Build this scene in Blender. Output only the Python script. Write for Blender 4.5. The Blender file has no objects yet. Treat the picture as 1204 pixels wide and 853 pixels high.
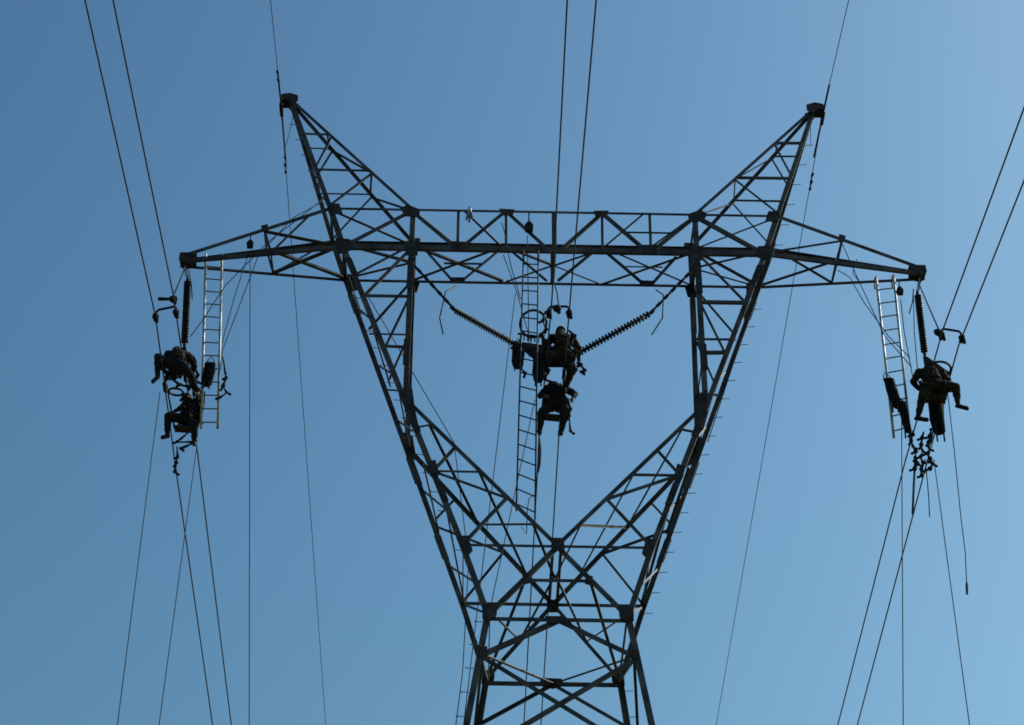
import bpy, math, random
from mathutils import Vector as V, Matrix, noise
random.seed(7)
S = bpy.context.scene
COL = S.collection

# ------------------------------------------------------------------ camera (solved from the tower's geometry)
CAM = V((-1.62555, -42.51222, 1.6)); YAW, PITCH, ROLL, FPX = -0.01464, 0.62579, 0.0081, 2577.12
FW = V((-math.sin(YAW)*math.cos(PITCH), math.cos(YAW)*math.cos(PITCH), math.sin(PITCH)))
_r = V((math.cos(YAW), math.sin(YAW), 0)); _u = _r.cross(FW)
RT = _r*math.cos(ROLL) + _u*math.sin(ROLL); UP = _u*math.cos(ROLL) - _r*math.sin(ROLL)
cd = bpy.data.cameras.new('camera'); co = bpy.data.objects.new('camera', cd); COL.objects.link(co)
co.matrix_world = Matrix(((RT.x, UP.x, -FW.x, CAM.x), (RT.y, UP.y, -FW.y, CAM.y), (RT.z, UP.z, -FW.z, CAM.z), (0, 0, 0, 1)))
cd.sensor_width = 36; cd.lens = FPX/1204*36; cd.clip_start = 0.1; cd.clip_end = 5000
S.camera = co

def ray(px, py): return FW*FPX + RT*(px-602) - UP*(py-426.5)
def on(px, py, ax, val):                        # survey point: sight line meets the plane x / y / z = val
    d = ray(px, py); return CAM + d*((val-CAM[ax])/d[ax])
def aty(px, py, y=0.0): return on(px, py, 1, y)

# ------------------------------------------------------------------ tower dimensions (metres)
ZW, ZV, ZB, ZT, ZP = 24.6215, 26.4525, 35.2639, 36.447, 40.622
BV, BB = 1.3226, 0.6864
XV, XOB, XOT, XI, XP, XT, ZTIP = 2.078, 5.164, 5.536, 3.494, 6.833, 9.105, 35.332
LEGK = 0.142
def lerp(a, b, t): return a+(b-a)*t
def half_depth(P):
    x, z = abs(P.x), P.z
    xo = lerp(XV, XOB, (z-ZV)/(ZB-ZV))
    if z > 34 and x > xo+0.25 and z < 37.2: return max(0.12, BB*(XT-x)/(XT-XOB)+0.10)
    if z > ZT: return 0.07+(BB-0.07)*max(0, (ZP-z)/(ZP-ZT))
    if z > ZB: return BB
    if z > ZV: return lerp(BV, BB, (z-ZV)/(ZB-ZV))
    if z > ZW: return lerp(1.5, BV, (z-ZW)/(ZV-ZW))
    return 1.5+LEGK*(ZW-z)
def surv(px, py, f):
    s = {'F': -1, 'B': 1, 'M': 0}[f]; y = s*0.7; P = None
    for i in range(40):
        P = aty(px, py, y); y = 0.5*y+0.5*s*half_depth(P)
    return P
N = {}
for f, s in (('F', -1), ('B', 1)):
    N['OT'+f] = V((-XOT, s*BB, ZT)); N['OB'+f] = V((-XOB, s*BB, ZB))
    N['IT'+f] = V((-XI, s*BB, ZT)); N['IB'+f] = V((-XI, s*BB, ZB))
    zk = 30.5; t = (zk-ZV)/(ZB-ZV)
    N['K'+f] = V((-lerp(XV, XOB, t)+0.03, s*lerp(BV, BB, t), zk))
    N['XV'+f] = V((-XV, s*BV, ZV)); N['V'+f] = V((0, s*BV, ZV))
    N['W'+f] = V((-1.5, s*1.5, ZW)); N['MW'+f] = V((0, s*1.5, ZW-0.12))
    zy = 23.55; N['Y'+f] = V((-(1.5+LEGK*(ZW-zy)), s*(1.5+LEGK*(ZW-zy)), zy))
    N['P'+f] = V((-XP, s*0.07, ZP)); N['T'+f] = V((-XT+0.02, s*0.13, ZTIP))
    N['S1'+f] = V((-2.28, s*BB, 0)); 
N['MI'] = V((-XI, 0, ZB)); N['MV'] = V((0, 0, ZV)); N['M0'] = V((0, 0, ZB))
def to_px(P):
    d = P-CAM; z = d.dot(FW); return 602+FPX*d.dot(RT)/z, 426.5-FPX*d.dot(UP)/z
def chord(a, b, py):
    lo, hi = 0.0, 1.0
    for i in range(40):
        m = (lo+hi)/2
        if to_px(N[a].lerp(N[b], m))[1] < py: lo = m
        else: hi = m
    return N[a].lerp(N[b], lo)
def pt(e):
    if isinstance(e, tuple) and isinstance(e[0], str): return chord('P'+e[2], ('OT' if e[0] == 'CO' else 'IT')+e[2], e[1])
    if isinstance(e, str): return N[e].copy()
    if isinstance(e, V): return e.copy()
    return surv(*e)
def mx(p): return V((-p.x, p.y, p.z))

# ------------------------------------------------------------------ mesh builder
class MB:
    def __init__(s): s.v = []; s.f = []; s.sm = []; s.mi = []; s.m = 0
    def add(s, vs, fs, smooth=False):
        o = len(s.v); s.v += [V(p) for p in vs]
        for f in fs: s.f.append([i+o for i in f]); s.sm.append(smooth); s.mi.append(s.m)
        return s
    def angle(s, p, q, n, w, side=None, t=None, w2=None):
        d = (q-p).normalized(); n = V(n); u = d.cross(n).normalized(); n = u.cross(d).normalized()
        t = t or max(0.008, w*0.09); w2 = w2 or w*0.62
        if side is not None and u.dot(side) > 0: u = -u
        prof = [(-w/2, 0), (w/2, 0), (w/2, -t), (-w/2+t, -t), (-w/2+t, -w2), (-w/2, -w2)]
        vs = [e+u*a+n*b for e in (p, q) for a, b in prof]
        s.add(vs, [[i, (i+1) % 6, 6+(i+1) % 6, 6+i] for i in range(6)]+[[5, 4, 3, 0], [3, 2, 1, 0], [6, 9, 10, 11], [6, 7, 8, 9]])
        return s
    def plate(s, pts, n, t=0.014):
        n = V(n).normalized(); k = len(pts)
        s.add([p+n*t/2 for p in pts]+[p-n*t/2 for p in pts],
              [list(range(k)), [2*k-1-i for i in range(k)]]+[[i, k+i, k+(i+1) % k, (i+1) % k] for i in range(k)])
        return s
    def bar(s, p, q, a, b, ref=(0, 0, 1)):
        d = (q-p).normalized(); r = V(ref)
        if abs(d.dot(r)) > 0.95: r = V((0, 1, 0))
        u = d.cross(r).normalized(); w = u.cross(d)
        vs = [e+u*i*a/2+w*j*b/2 for e in (p, q) for i, j in ((-1, -1), (1, -1), (1, 1), (-1, 1))]
        return s.add(vs, [[0, 1, 5, 4], [1, 2, 6, 5], [2, 3, 7, 6], [3, 0, 4, 7], [3, 2, 1, 0], [4, 5, 6, 7]])
    def tube(s, pts, r, k=8, cap=True, closed=False):
        pts = [V(p) for p in pts]; n = len(pts)
        rs = r if isinstance(r, (list, tuple)) else [r]*n
        vs = []; u = None
        for i, p in enumerate(pts):
            a = pts[(i-1) % n] if (i > 0 or closed) else p; b = pts[(i+1) % n] if (i < n-1 or closed) else p
            d = (b-a).normalized()
            if u is None:
                u = d.cross(V((0.31, 0.17, 0.93)))
                if u.length < 0.1: u = d.cross(V((1, 0, 0)))
            u = (u-d*u.dot(d)).normalized(); w = d.cross(u)
            vs += [p+(u*math.cos(2*math.pi*j/k)+w*math.sin(2*math.pi*j/k))*rs[i] for j in range(k)]
        fs = []
        for i in range(n if closed else n-1):
            a, b = i*k, ((i+1) % n)*k
            fs += [[a+j, a+(j+1) % k, b+(j+1) % k, b+j] for j in range(k)]
        if cap and not closed: fs += [list(range(k))[::-1], [(n-1)*k+j for j in range(k)]]
        return s.add(vs, fs, True)
    def capsule(s, p, q, r1, r2, k=10):
        d = (q-p); L = d.length; d = d/L if L > 1e-6 else V((0, 0, 1))
        pts, rs = [], []
        for a in (0.02, 0.35, 0.7, 0.92): pts.append(p-d*r1*(1-a)*0.97); rs.append(r1*math.sqrt(max(0.0005, 1-(1-a)**2)))
        for a in (0.92, 0.7, 0.35, 0.02): pts.append(q+d*r2*(1-a)*0.97); rs.append(r2*math.sqrt(max(0.0005, 1-(1-a)**2)))
        return s.tube(pts, rs, k)
    def ell(s, c, rx, ry, rz, M=None, k=14, rings=9):
        vs = []; M = M or Matrix.Identity(3)
        for i in range(rings+1):
            th = math.pi*i/rings
            for j in range(k):
                ph = 2*math.pi*j/k
                vs.append(c+M @ V((rx*math.sin(th)*math.cos(ph), ry*math.sin(th)*math.sin(ph), rz*math.cos(th))))
        return s.add(vs, [[i*k+j, (i+1)*k+j, (i+1)*k+(j+1) % k, i*k+(j+1) % k] for i in range(rings) for j in range(k)], True)
    def torus(s, c, ax, R, r, k=30, a0=0, a1=2*math.pi):
        ax = V(ax).normalized(); u = ax.cross(V((0.2, 0.9, 0.3))).normalized(); w = ax.cross(u)
        full = a1-a0 > 6.28; m = k if full else k+1
        return s.tube([c+(u*math.cos(a0+(a1-a0)*i/k)+w*math.sin(a0+(a1-a0)*i/k))*R for i in range(m)], r, 8, closed=full)
    def lathe(s, p, ax, prof, k=16):           # prof: (distance along ax, radius)
        ax = V(ax).normalized(); return s.tube([p+ax*a for a, r in prof], [r for a, r in prof], k)
    def build(s, name, mat, parent=None, origin=None):
        o0 = V(origin) if origin is not None else V((0, 0, 0))
        if parent is not None: o0 = V(parent['_o'])
        me = bpy.data.meshes.new(name)
        me.from_pydata([tuple(p-o0) for p in s.v], [], s.f)
        me.polygons.foreach_set('use_smooth', s.sm); me.polygons.foreach_set('material_index', s.mi)
        for m in (mat if isinstance(mat, (list, tuple)) else [mat]): me.materials.append(m)
        me.update()
        o = bpy.data.objects.new(name, me); COL.objects.link(o)
        o['_o'] = tuple(o0)
        if parent is not None: o.parent = parent
        else: o.location = o0
        return o
def thing(name, loc):
    o = bpy.data.objects.new(name, None); COL.objects.link(o); o.location = loc; o['_o'] = tuple(loc); o.empty_display_size = 0.2; return o
def tag(o, label, cat, group=None):
    o['label'] = label; o['category'] = cat
    if group: o['group'] = group
    return o

# ------------------------------------------------------------------ materials
def material(name, col, rough=0.6, metal=0.0, var=0.25, scale=6.0, col2=None, bump=0.0, spec=0.5):
    m = bpy.data.materials.new(name); m.use_nodes = True; nt = m.node_tree; b = nt.nodes['Principled BSDF']
    tc = nt.nodes.new('ShaderNodeTexCoord'); nz = nt.nodes.new('ShaderNodeTexNoise'); nz.inputs['Scale'].default_value = scale; nz.inputs['Detail'].default_value = 6
    cr = nt.nodes.new('ShaderNodeValToRGB'); c2 = col2 or tuple(c*(1+var) for c in col); c1 = tuple(c*(1-var) for c in col)
    cr.color_ramp.elements[0].color = (*c1, 1); cr.color_ramp.elements[1].color = (*c2, 1)
    cr.color_ramp.elements[0].position = 0.35; cr.color_ramp.elements[1].position = 0.68
    nt.links.new(tc.outputs['Object'], nz.inputs['Vector']); nt.links.new(nz.outputs['Fac'], cr.inputs['Fac']); nt.links.new(cr.outputs['Color'], b.inputs['Base Color'])
    b.inputs['Roughness'].default_value = rough; b.inputs['Metallic'].default_value = metal
    b.inputs['Specular IOR Level'].default_value = spec
    if bump:
        bp = nt.nodes.new('ShaderNodeBump'); bp.inputs['Strength'].default_value = bump; bp.inputs['Distance'].default_value = 0.02
        nt.links.new(nz.outputs['Fac'], bp.inputs['Height']); nt.links.new(bp.outputs['Normal'], b.inputs['Normal'])
    return m
STEEL = material('weathered_steel', (0.046, 0.034, 0.030), 0.6, 0.0, 0.35, 2.2, col2=(0.125, 0.108, 0.1), spec=0.35)
GUSS = material('gusset_steel', (0.03, 0.02, 0.017), 0.68, 0.0, 0.35, 4.0, col2=(0.062, 0.05, 0.045), spec=0.3)
BOLT = material('bolt_steel', (0.16, 0.16, 0.17), 0.5, 0.0, 0.3, 9, spec=0.4)
ALU = material('ladder_aluminium', (0.34, 0.34, 0.34), 0.45, 0.2, 0.3, 4, col2=(0.74, 0.74, 0.74))
RUNG = material('ladder_rung', (0.20, 0.20, 0.21), 0.5, 0.2, 0.2, 8)
DARKLAD = material('dark_ladder_fibreglass', (0.045, 0.05, 0.06), 0.6, 0, 0.2, 8, spec=0.2)
WIRE = material('conductor_aluminium', (0.045, 0.05, 0.06), 0.6, 0.0, 0.2, 2, spec=0.25)
ROPE = material('rope_fibre', (0.06, 0.075, 0.09), 0.9, 0, 0.25, 30, spec=0.1)
RUBBER = material('silicone_rubber', (0.016, 0.014, 0.015), 0.36, 0, 0.3, 8, spec=0.4)
GREYRUB = material('grey_silicone', (0.055, 0.058, 0.062), 0.55, 0, 0.2, 8, spec=0.3)
FIT = material('dark_fitting', (0.022, 0.021, 0.022), 0.6, 0, 0.3, 10, spec=0.15)
ZINC = material('bright_fitting', (0.5, 0.5, 0.5), 0.35, 0.4, 0.15, 12)
SUIT = material('shielding_suit', (0.022, 0.021, 0.024), 0.9, 0, 0.45, 9, bump=0.3, spec=0.15)
SUIT2 = material('camouflage_suit', (0.026, 0.021, 0.017), 0.9, 0, 0.6, 14, col2=(0.06, 0.04, 0.028), bump=0.3, spec=0.15)
SKIN = material('skin', (0.16, 0.085, 0.06), 0.6, 0, 0.12, 12, spec=0.3)
HELM = material('helmet_shell', (0.03, 0.03, 0.036), 0.45, 0, 0.15, 5, spec=0.4)
BOOT = material('boot_leather', (0.014, 0.013, 0.013), 0.6, 0, 0.25, 10, spec=0.25)
BELT = material('harness_webbing', (0.055, 0.03, 0.02), 0.85, 0, 0.2, 20, spec=0.15)
BAG = material('tool_bag_canvas', (0.014, 0.014, 0.017), 0.95, 0, 0.3, 14, bump=0.4, spec=0.1)
EYE = material('eye', (0.02, 0.02, 0.02), 0.3)

# ------------------------------------------------------------------ the tower
tower = thing('transmission_tower', (0, 0, 0))
tag(tower, 'dark steel lattice tower with two horned peaks, long cross arms and a wide open V', 'transmission tower')
cnt = [0]
SIDE = {'F': V((0, -1, 0)), 'B': V((0, 1, 0))}
def add_member(mb, p, q, n, w, side=None, off=True, w2=None):
    cnt[0] += 1
    n = V(n).normalized()
    o = n*(-0.012-0.004*(cnt[0] % 9)) if off else V((0, 0, 0))
    mb.angle(p+o, q+o, n, w*0.93, side, None, w2)
def faces_normal(a, b, p, q, hint):
    if hint is not None: return hint
    fa = a[2] if isinstance(a, tuple) else a[-1]; fb = b[2] if isinstance(b, tuple) else b[-1]
    if fa == fb and fa in 'FB': return SIDE[fa]
    return V((0, 0, -1))
bridge_ref = [None]; flat_ref = [None]
def member(part, name, w, a, b, hint=None, mirror=True):
    """one bracing member of its own, and its mirror image on the other half"""
    p, q = pt(a), pt(b); n = faces_normal(a, b, p, q, hint)
    if part is bridge_ref[0] and name == PB and abs(n[2]) > 0.9:
        for e in (p, q): e.z = ZB if n[2] < 0 else ZT; e.y = max(-BB, min(BB, e.y))
    out = []
    for sgn in ((1, -1) if mirror else (1,)):
        par = part[0 if sgn == 1 else 1] if isinstance(part, tuple) else part
        mb = MB(); P, Q, nn = (p, q, V(n)) if sgn == 1 else (mx(p), mx(q), V((-n[0], n[1], n[2])))
        add_member(mb, P, Q, nn, w, None, True, 0.022 if part is flat_ref[0] and name == SB else None)
        out.append(mb.build(name, STEEL, par))
    return out
def gusset(part, pts, f, mirror=True, out=0.012):
    P = [surv(x, y, f) for x, y in pts]; n = SIDE[f]
    c = sum(P, V())/len(P)
    for sgn in ((1, -1) if mirror else (1,)):
        par = part[0 if sgn == 1 else 1] if isinstance(part, tuple) else part
        Q = [p+n*out for p in P]
        if sgn == -1: Q = [mx(p) for p in Q]
        MB().plate(Q, n).build('gusset_plate', GUSS, par)
LX = V((-1, 0, 0.33))                            # outward normal of the left side face
IN = V((0.72, 0, 0.69))                          # outward normal of the V's inner face (left half)
def mirrored_part(name, fn):
    a = MB(); fn(a, 1); A = a.build(name, STEEL, tower)
    b = MB(); fn(b, -1); B = b.build(name, STEEL, tower)
    return (A, B)
def MS(p, s): return p if s == 1 else mx(p)

# --- peaks
def f_peak(mb, s):
    for f in 'FB':
        for a, w, sd in (('OT', 0.12, -1), ('IT', 0.09, 1)):
            add_member(mb, MS(N['P'+f], s), MS(N[a+f], s), SIDE[f], w, V((sd*s, 0, 0)), False)
peak = mirrored_part('earthwire_peak', f_peak)
H = 'horizontal_brace'; D = 'diagonal_brace'; PB = 'plan_brace'; SB = 'side_brace'; RB = 'redundant_brace'
O, I = 'CO', 'CI'; PN = V((0.7, 0, 0.7))
for w, y0, y1, f in ((0.075, 157, 158, 'F'), (0.045, 175, 176, 'B'), (0.075, 198.5, 200, 'F'), (0.05, 229, 230, 'B')): member(peak, H, w, (O, y0, f), (I, y1, f))
member(peak, D, 0.06, (I, 160, 'F'), (O, 196, 'F')); member(peak, D, 0.05, (I, 178, 'B'), (O, 213, 'B'))
member(peak, D, 0.06, (I, 203, 'F'), (O, 241, 'F')); member(peak, D, 0.045, (I, 232, 'B'), (O, 283, 'B'))
member(peak, SB, 0.05, (I, 158, 'F'), (I, 176, 'B'), PN); member(peak, SB, 0.06, (I, 175, 'B'), (I, 201, 'F'), PN)
member(peak, SB, 0.05, (I, 204, 'F'), (I, 230, 'B'), PN); member(peak, SB, 0.055, (I, 231, 'B'), 'ITF', PN)
for a, b in (((O, 160, 'F'), (O, 192, 'B')), ((O, 194, 'F'), (O, 228, 'B')), ((O, 172, 'B'), (O, 186, 'F')), ((O, 214, 'B'), (O, 226, 'F')), ((O, 229, 'B'), (O, 243, 'F'))):
    member(peak, SB, 0.045, a, b, LX)
for s in (1, -1):                                # pointed cap box at the very top
    mb = MB(); c = MS(N['PF'], s); c.y = 0
    for y in (-0.17, 0.17):
        mb.plate([c+V((x*s, y, z)) for x, z in ((-0.28, 0.02), (-0.22, 0.1), (-0.02, 0.14), (0.2, 0.05), (0.2, -0.14), (0.04, -0.24), (-0.06, -0.08), (-0.26, -0.08))], (0, 1, 0), 0.02)
    mb.plate([c+V((x*s, y, z)) for x, y, z in ((-0.26, -0.165, 0.05), (-0.03, -0.165, 0.125), (-0.03, 0.165, 0.125), (-0.26, 0.165, 0.05))], (-0.5*s, 0, 0.9), 0.014)
    mb.plate([c+V((x*s, y, z)) for x, y, z in ((-0.25, -0.17, -0.07), (0.0, -0.17, -0.08), (0.0, 0.17, -0.08), (-0.25, 0.17, -0.07))], (0, 0, 1), 0.014)
    mb.build('peak_cap', GUSS, peak[0 if s == 1 else 1])

# --- cross arms
def f_arm(mb, s):
    for f in 'FB':
        add_member(mb, MS(N['OT'+f], s), MS(N['T'+f], s), SIDE[f], 0.11, V((0, 0, 1)), False)
        add_member(mb, MS(N['OB'+f], s), MS(N['T'+f]+V((0, 0, -0.16)), s), SIDE[f], 0.12 if f == 'F' else 0.09, V((0, 0, -1)), False)
arm = mirrored_part('cross_arm', f_arm)
armL, armR = arm
tB = lambda a, b, t: N[a].lerp(N[b], t)
AT = 0.455
topF, topB = tB('OTF', 'TF', AT), tB('OTB', 'TB', AT); botF, botB = tB('OBF', 'TF', AT), tB('OBB', 'TB', AT)
botF.z -= 0.07; botB.z -= 0.07
member(arm, 'vertical_brace', 0.07, topF, botF, V((0, -1, 0))); member(arm, 'vertical_brace', 0.055, topB, botB, V((0, 1, 0)))
member(arm, PB, 0.05, botF, botB, V((0, 0, -1))); member(arm, PB, 0.045, topF, topB, V((0, 0, 1)))
member(arm, PB, 0.085, topF, 'OTB', V((0, 0, 1)))
member(arm, PB, 0.10, botF, 'OBB', V((0, 0, -1)))
member(armL, PB, 0.09, botB, 'OBF', V((0, 0, -1)), False)
member(armL, D, 0.065, botF, tB('OTF', 'TF', 0.15), V((0, -1, 0)), False)
member(arm, D, 0.06, botB, tB('OTB', 'TB', 0.05), V((0, 1, 0)))
for s in (1, -1):
    mb = MB(); c = MS(V((-XT, 0, ZTIP-0.03)), s)
    for y in (-0.15, 0.15):
        mb.plate([c+V((x*s, y, z)) for x, z in ((-0.12, -0.12), (-0.11, 0.06), (0.05, 0.10), (0.26, 0.11), (0.30, -0.12), (0.02, -0.2))], (0, 1, 0), 0.018)
    mb.plate([c+V((x*s, y, 0.1)) for x, y in ((-0.11, -0.15), (0.3, -0.15), (0.3, 0.15), (-0.11, 0.15))], (0, 0, 1), 0.014)
    mb.plate([c+V((x*s, y, -0.13)) for x, y in ((-0.10, -0.15), (0.2, -0.15), (0.2, 0.15), (-0.10, 0.15))], (0, 0, 1), 0.014)
    mb.bar(c+V((0.02*s, -0.2, -0.19)), c+V((0.02*s, 0.2, -0.19)), 0.06, 0.06)
    mb.build('arm_tip_plate', GUSS, arm[0 if s == 1 else 1])
gusset(arm, [(307, 266), (315, 264), (315, 271), (308, 273)], 'F')
# --- bridge between the two forks
mb = MB()
for f in 'FB':
    y = -BB if f == 'F' else BB
    add_member(mb, V((-XOT, y, ZT)), V((XOT, y, ZT)), SIDE[f], 0.075 if f == 'F' else 0.10, V((0, 0, 1)), False)
    add_member(mb, V((-XOB, y, ZB)), V((XOB, y, ZB)), SIDE[f], 0.15 if f == 'F' else 0.085, V((0, 0, -1)), False)
bridge = mb.build('bridge_beam', STEEL, tower); bridge_ref[0] = bridge
member(bridge, D, 0.10, (490, 252, 'F'), (532, 287, 'F')); member(bridge, D, 0.10, (546, 288, 'F'), (592, 250, 'F'))
member(bridge, 'vertical_brace', 0.075, (539, 247, 'F'), (538, 290, 'F')); member(bridge, 'vertical_brace', 0.07, (595, 247, 'F'), (595, 290, 'F'))
member(bridge, D, 0.10, (599, 251, 'F'), (643, 291, 'F'))
for y, w in ((-BB, 0.13), (BB, 0.10)):
    m_ = MB(); add_member(m_, V((0, y, ZT)), V((0, y, ZB)), (0, -1 if y < 0 else 1, 0), w); m_.build('vertical_brace', STEEL, bridge)
member(bridge, D, 0.075, (503, 298, 'B'), (531, 330, 'B')); member(bridge, D, 0.075, (545, 330, 'B'), (584, 298, 'B'))
member(bridge, D, 0.075, (597, 293, 'B'), (643, 332, 'B'))
member(bridge, PB, 0.085, 'IBF', (591, 331, 'B'), V((0, 0, -1))); member(bridge, PB, 0.06, 'IBB', (588, 298, 'F'), V((0, 0, -1)))
member(bridge, PB, 0.07, (595, 296, 'F'), 'M0', V((0, 0, -1))); member(bridge, PB, 0.045, (595, 332, 'B'), 'M0', V((0, 0, -1)))
member(bridge, PB, 0.05, (522, 305.5, 'M'), (566, 306.5, 'M'), V((0, 0, -1)))
member(bridge, PB, 0.055, (547, 249, 'F'), (590, 288, 'B'), V((0, 0, 1))); member(bridge, PB, 0.055, 'ITF', (537, 288, 'B'), V((0, 0, 1))); member(bridge, PB, 0.045, (737, 269, 'M'), (791, 270, 'M'), V((0, 0, 1)), False)
m_ = MB(); add_member(m_, V((0, -BB, ZB)), V((0, BB, ZB)), (0, 0, -1), 0.11); m_.build(PB, STEEL, bridge)
# transom frames where the bridge crosses each fork
member(bridge, PB, 0.08, 'OBF', 'MI', V((0, 0, -1))); member(bridge, PB, 0.055, 'OBB', 'MI', V((0, 0, -1)))
member(bridge, PB, 0.10, 'IBF', 'IBB', V((0, 0, -1))); member(bridge, PB, 0.10, 'OBF', 'OBB', V((0, 0, -1)))
member(bridge, PB, 0.055, 'OTF', 'ITB', V((0, 0, 1))); member(bridge, PB, 0.06, 'ITF', 'ITB', V((0, 0, 1))); member(bridge, PB, 0.06, 'OTF', 'OTB', V((0, 0, 1)))
member(bridge, D, 0.115, 'OBF', 'ITF', V((0, -1, 0))); member(bridge, D, 0.075, 'OBB', 'ITB', V((0, 1, 0)))
gusset(bridge, [(471, 246), (479, 241), (494, 247), (493, 256), (476, 255)], 'F'); gusset(bridge, [(477, 284), (492, 284), (491, 301), (478, 301)], 'F')
gusset(bridge, [(477, 331), (494, 331), (490, 344), (480, 344)], 'B'); gusset(bridge, [(394, 280), (412, 282), (416, 294), (398, 300)], 'F')
gusset(bridge, [(384, 240), (399, 240), (403, 252), (388, 253)], 'F'); gusset(bridge, [(405, 321), (421, 325), (421, 341), (412, 343)], 'B')
gusset(bridge, [(480, 280), (494, 280), (494, 294), (480, 294)], 'B')
gusset(bridge, [(530, 284), (548, 285), (546, 295), (532, 295)], 'F'); gusset(bridge, [(587, 246), (605, 247), (603, 254), (590, 254)], 'F')
gusset(bridge, [(528, 326), (548, 326), (546, 332), (530, 332)], 'B')

# --- forks (the two arms of the V)
def f_fork(mb, s):
    for f in 'FB':
        add_member(mb, MS(N['OT'+f], s), MS(N['OB'+f], s), SIDE[f], 0.15, V((-s, 0, 0)), False)
        add_member(mb, MS(N['OB'+f], s), MS(N['XV'+f], s), SIDE[f], 0.134, V((-s, 0, 0)), False)
        add_member(mb, MS(N['XV'+f], s), MS(N['W'+f], s), SIDE[f], 0.134, V((-s, 0, 0)), False)
        add_member(mb, MS(N['IT'+f], s), MS(N['IB'+f], s), SIDE[f], 0.14, V((s, 0, 0)), False)
        add_member(mb, MS(N['IB'+f], s), MS(N['K'+f], s), SIDE[f], 0.14, V((s, 0, 0)), False)
        add_member(mb, MS(N['K'+f], s), MS(N['V'+f], s), SIDE[f], 0.105, V((s*0.7, 0, 0.7)), False)
fork = mirrored_part('tower_fork', f_fork)
F = fork
member(F, H, 0.10, (428, 347, 'F'), (482, 348, 'F')); member(F, H, 0.095, (450, 406, 'F'), (480, 407.5, 'F'))
member(F, H, 0.055, (434, 394, 'B'), (481, 395, 'B')); member(F, H, 0.055, (456, 459, 'B'), (481, 461, 'B'))
member(F, D, 0.08, 'IBF', (430, 345, 'F')); member(F, D, 0.065, (481, 349, 'F'), (454, 405, 'F'))
member(F, D, 0.065, 'IBB', (434, 389, 'B')); member(F, D, 0.055, (480, 397, 'B'), (457, 450, 'B'))
for a, b, w in (((422, 335, 'F'), (458, 455, 'B'), 0.075), ((468, 461, 'F'), (480, 526, 'B'), 0.07), ((496, 545, 'F'), (514, 624, 'B'), 0.07), ((523, 600, 'F'), (544, 710, 'B'), 0.07),
                ((422, 364, 'B'), (440, 380, 'F'), 0.05), ((444, 430, 'B'), (461, 440, 'F'), 0.05), ((467, 495, 'B'), (484, 507, 'F'), 0.05), ((496, 577, 'B'), (524, 600, 'F'), 0.05),
                ((526, 665, 'B'), (554, 683, 'F'), 0.05), ((409, 325, 'F'), (424, 368, 'B'), 0.05)):
    member(F, SB, w, a, b, LX)
IV = V((1, 0, 0))
for a, b in (('IBB', (481, 349, 'F')), ((481, 349, 'F'), (481, 396, 'B')), ((481, 396, 'B'), (480, 408, 'F')), ((480, 408, 'F'), (481, 462, 'B'))):
    member(F, SB, 0.05, a, b, IV)
a_, b_, c_, d_, e_ = [(507, 499, 'F'), (535, 525, 'F'), (566, 554, 'F'), (596, 584.5, 'F'), (628, 615.5, 'F')]
O1 = (509, 553, 'F'); G_, H_ = (564, 616, 'B'), (620, 672, 'B')
member(F, RB, 0.055, (490, 502, 'F'), a_); member(F, D, 0.08, b_, O1); member(F, D, 0.06, O1, c_); member(F, D, 0.07, O1, d_); member(F, D, 0.085, d_, 'XVF')
member(F, SB, 0.075, a_, G_, IN); member(F, SB, 0.06, e_, G_, IN); member(F, SB, 0.065, c_, H_, IN); member(F, SB, 0.065, e_, 'MV', IN)
O1B = (515, 621, 'B'); bB, dB = (534, 589, 'B'), (592, 651, 'B')
member(F, D, 0.055, bB, (512, 612, 'B')); member(F, D, 0.065, O1B, dB); member(F, D, 0.06, dB, 'XVB'); member(F, RB, 0.045, (487, 541, 'B'), (497, 545, 'B'))
gusset(F, [(475, 452), (485, 458), (488, 482), (492, 500), (484, 503), (477, 478)], 'F'); gusset(F, [(473, 508), (485, 512), (489, 535), (484, 548), (477, 530)], 'B')
gusset(F, [(503, 544), (512, 541), (517, 558), (510, 566), (505, 556)], 'F'); gusset(F, [(540, 631), (550, 630), (556, 648), (549, 656), (542, 645)], 'F')

for s in (1, -1):
    for f, sy in (('F', -1), ('B', 1)):
        for z, L, w in ((34.3, 0.55, 0.165), (29.55, 0.7, 0.175), (27.6, 0.6, 0.165)):
            a = V((0, 0, 0)); P = lambda zz: MS(V((-lerp(XV, XOB, (zz-ZV)/(ZB-ZV)), sy*lerp(BV, BB, (zz-ZV)/(ZB-ZV)), zz)), s)
            u = V((s*w/2, 0, 0)); o = V((0, sy*0.022, 0))
            MB().plate([P(z)-u+o, P(z)+u+o, P(z+L)+u+o, P(z+L)-u+o], (0, sy, 0), 0.014).build('splice_plate', GUSS, fork[0 if s == 1 else 1])
        p = lambda zz: V((-s*XI, sy*BB, zz)); 
        for z, L, w in ((33.9, 1.0, 0.15), (31.5, 0.8, 0.15)):
            t_ = (z-ZV)/(ZB-ZV); y = sy*(lerp(BV, BB, t_)+0.02); y2 = sy*(lerp(BV, BB, (z+L-ZV)/(ZB-ZV))+0.02)
            MB().plate([V((-s*XI-w/2, y, z)), V((-s*XI+w/2, y, z)), V((-s*XI+w/2, y2, z+L)), V((-s*XI-w/2, y2, z+L))], (0, sy, 0), 0.014).build('splice_plate', GUSS, fork[0 if s == 1 else 1])

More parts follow.
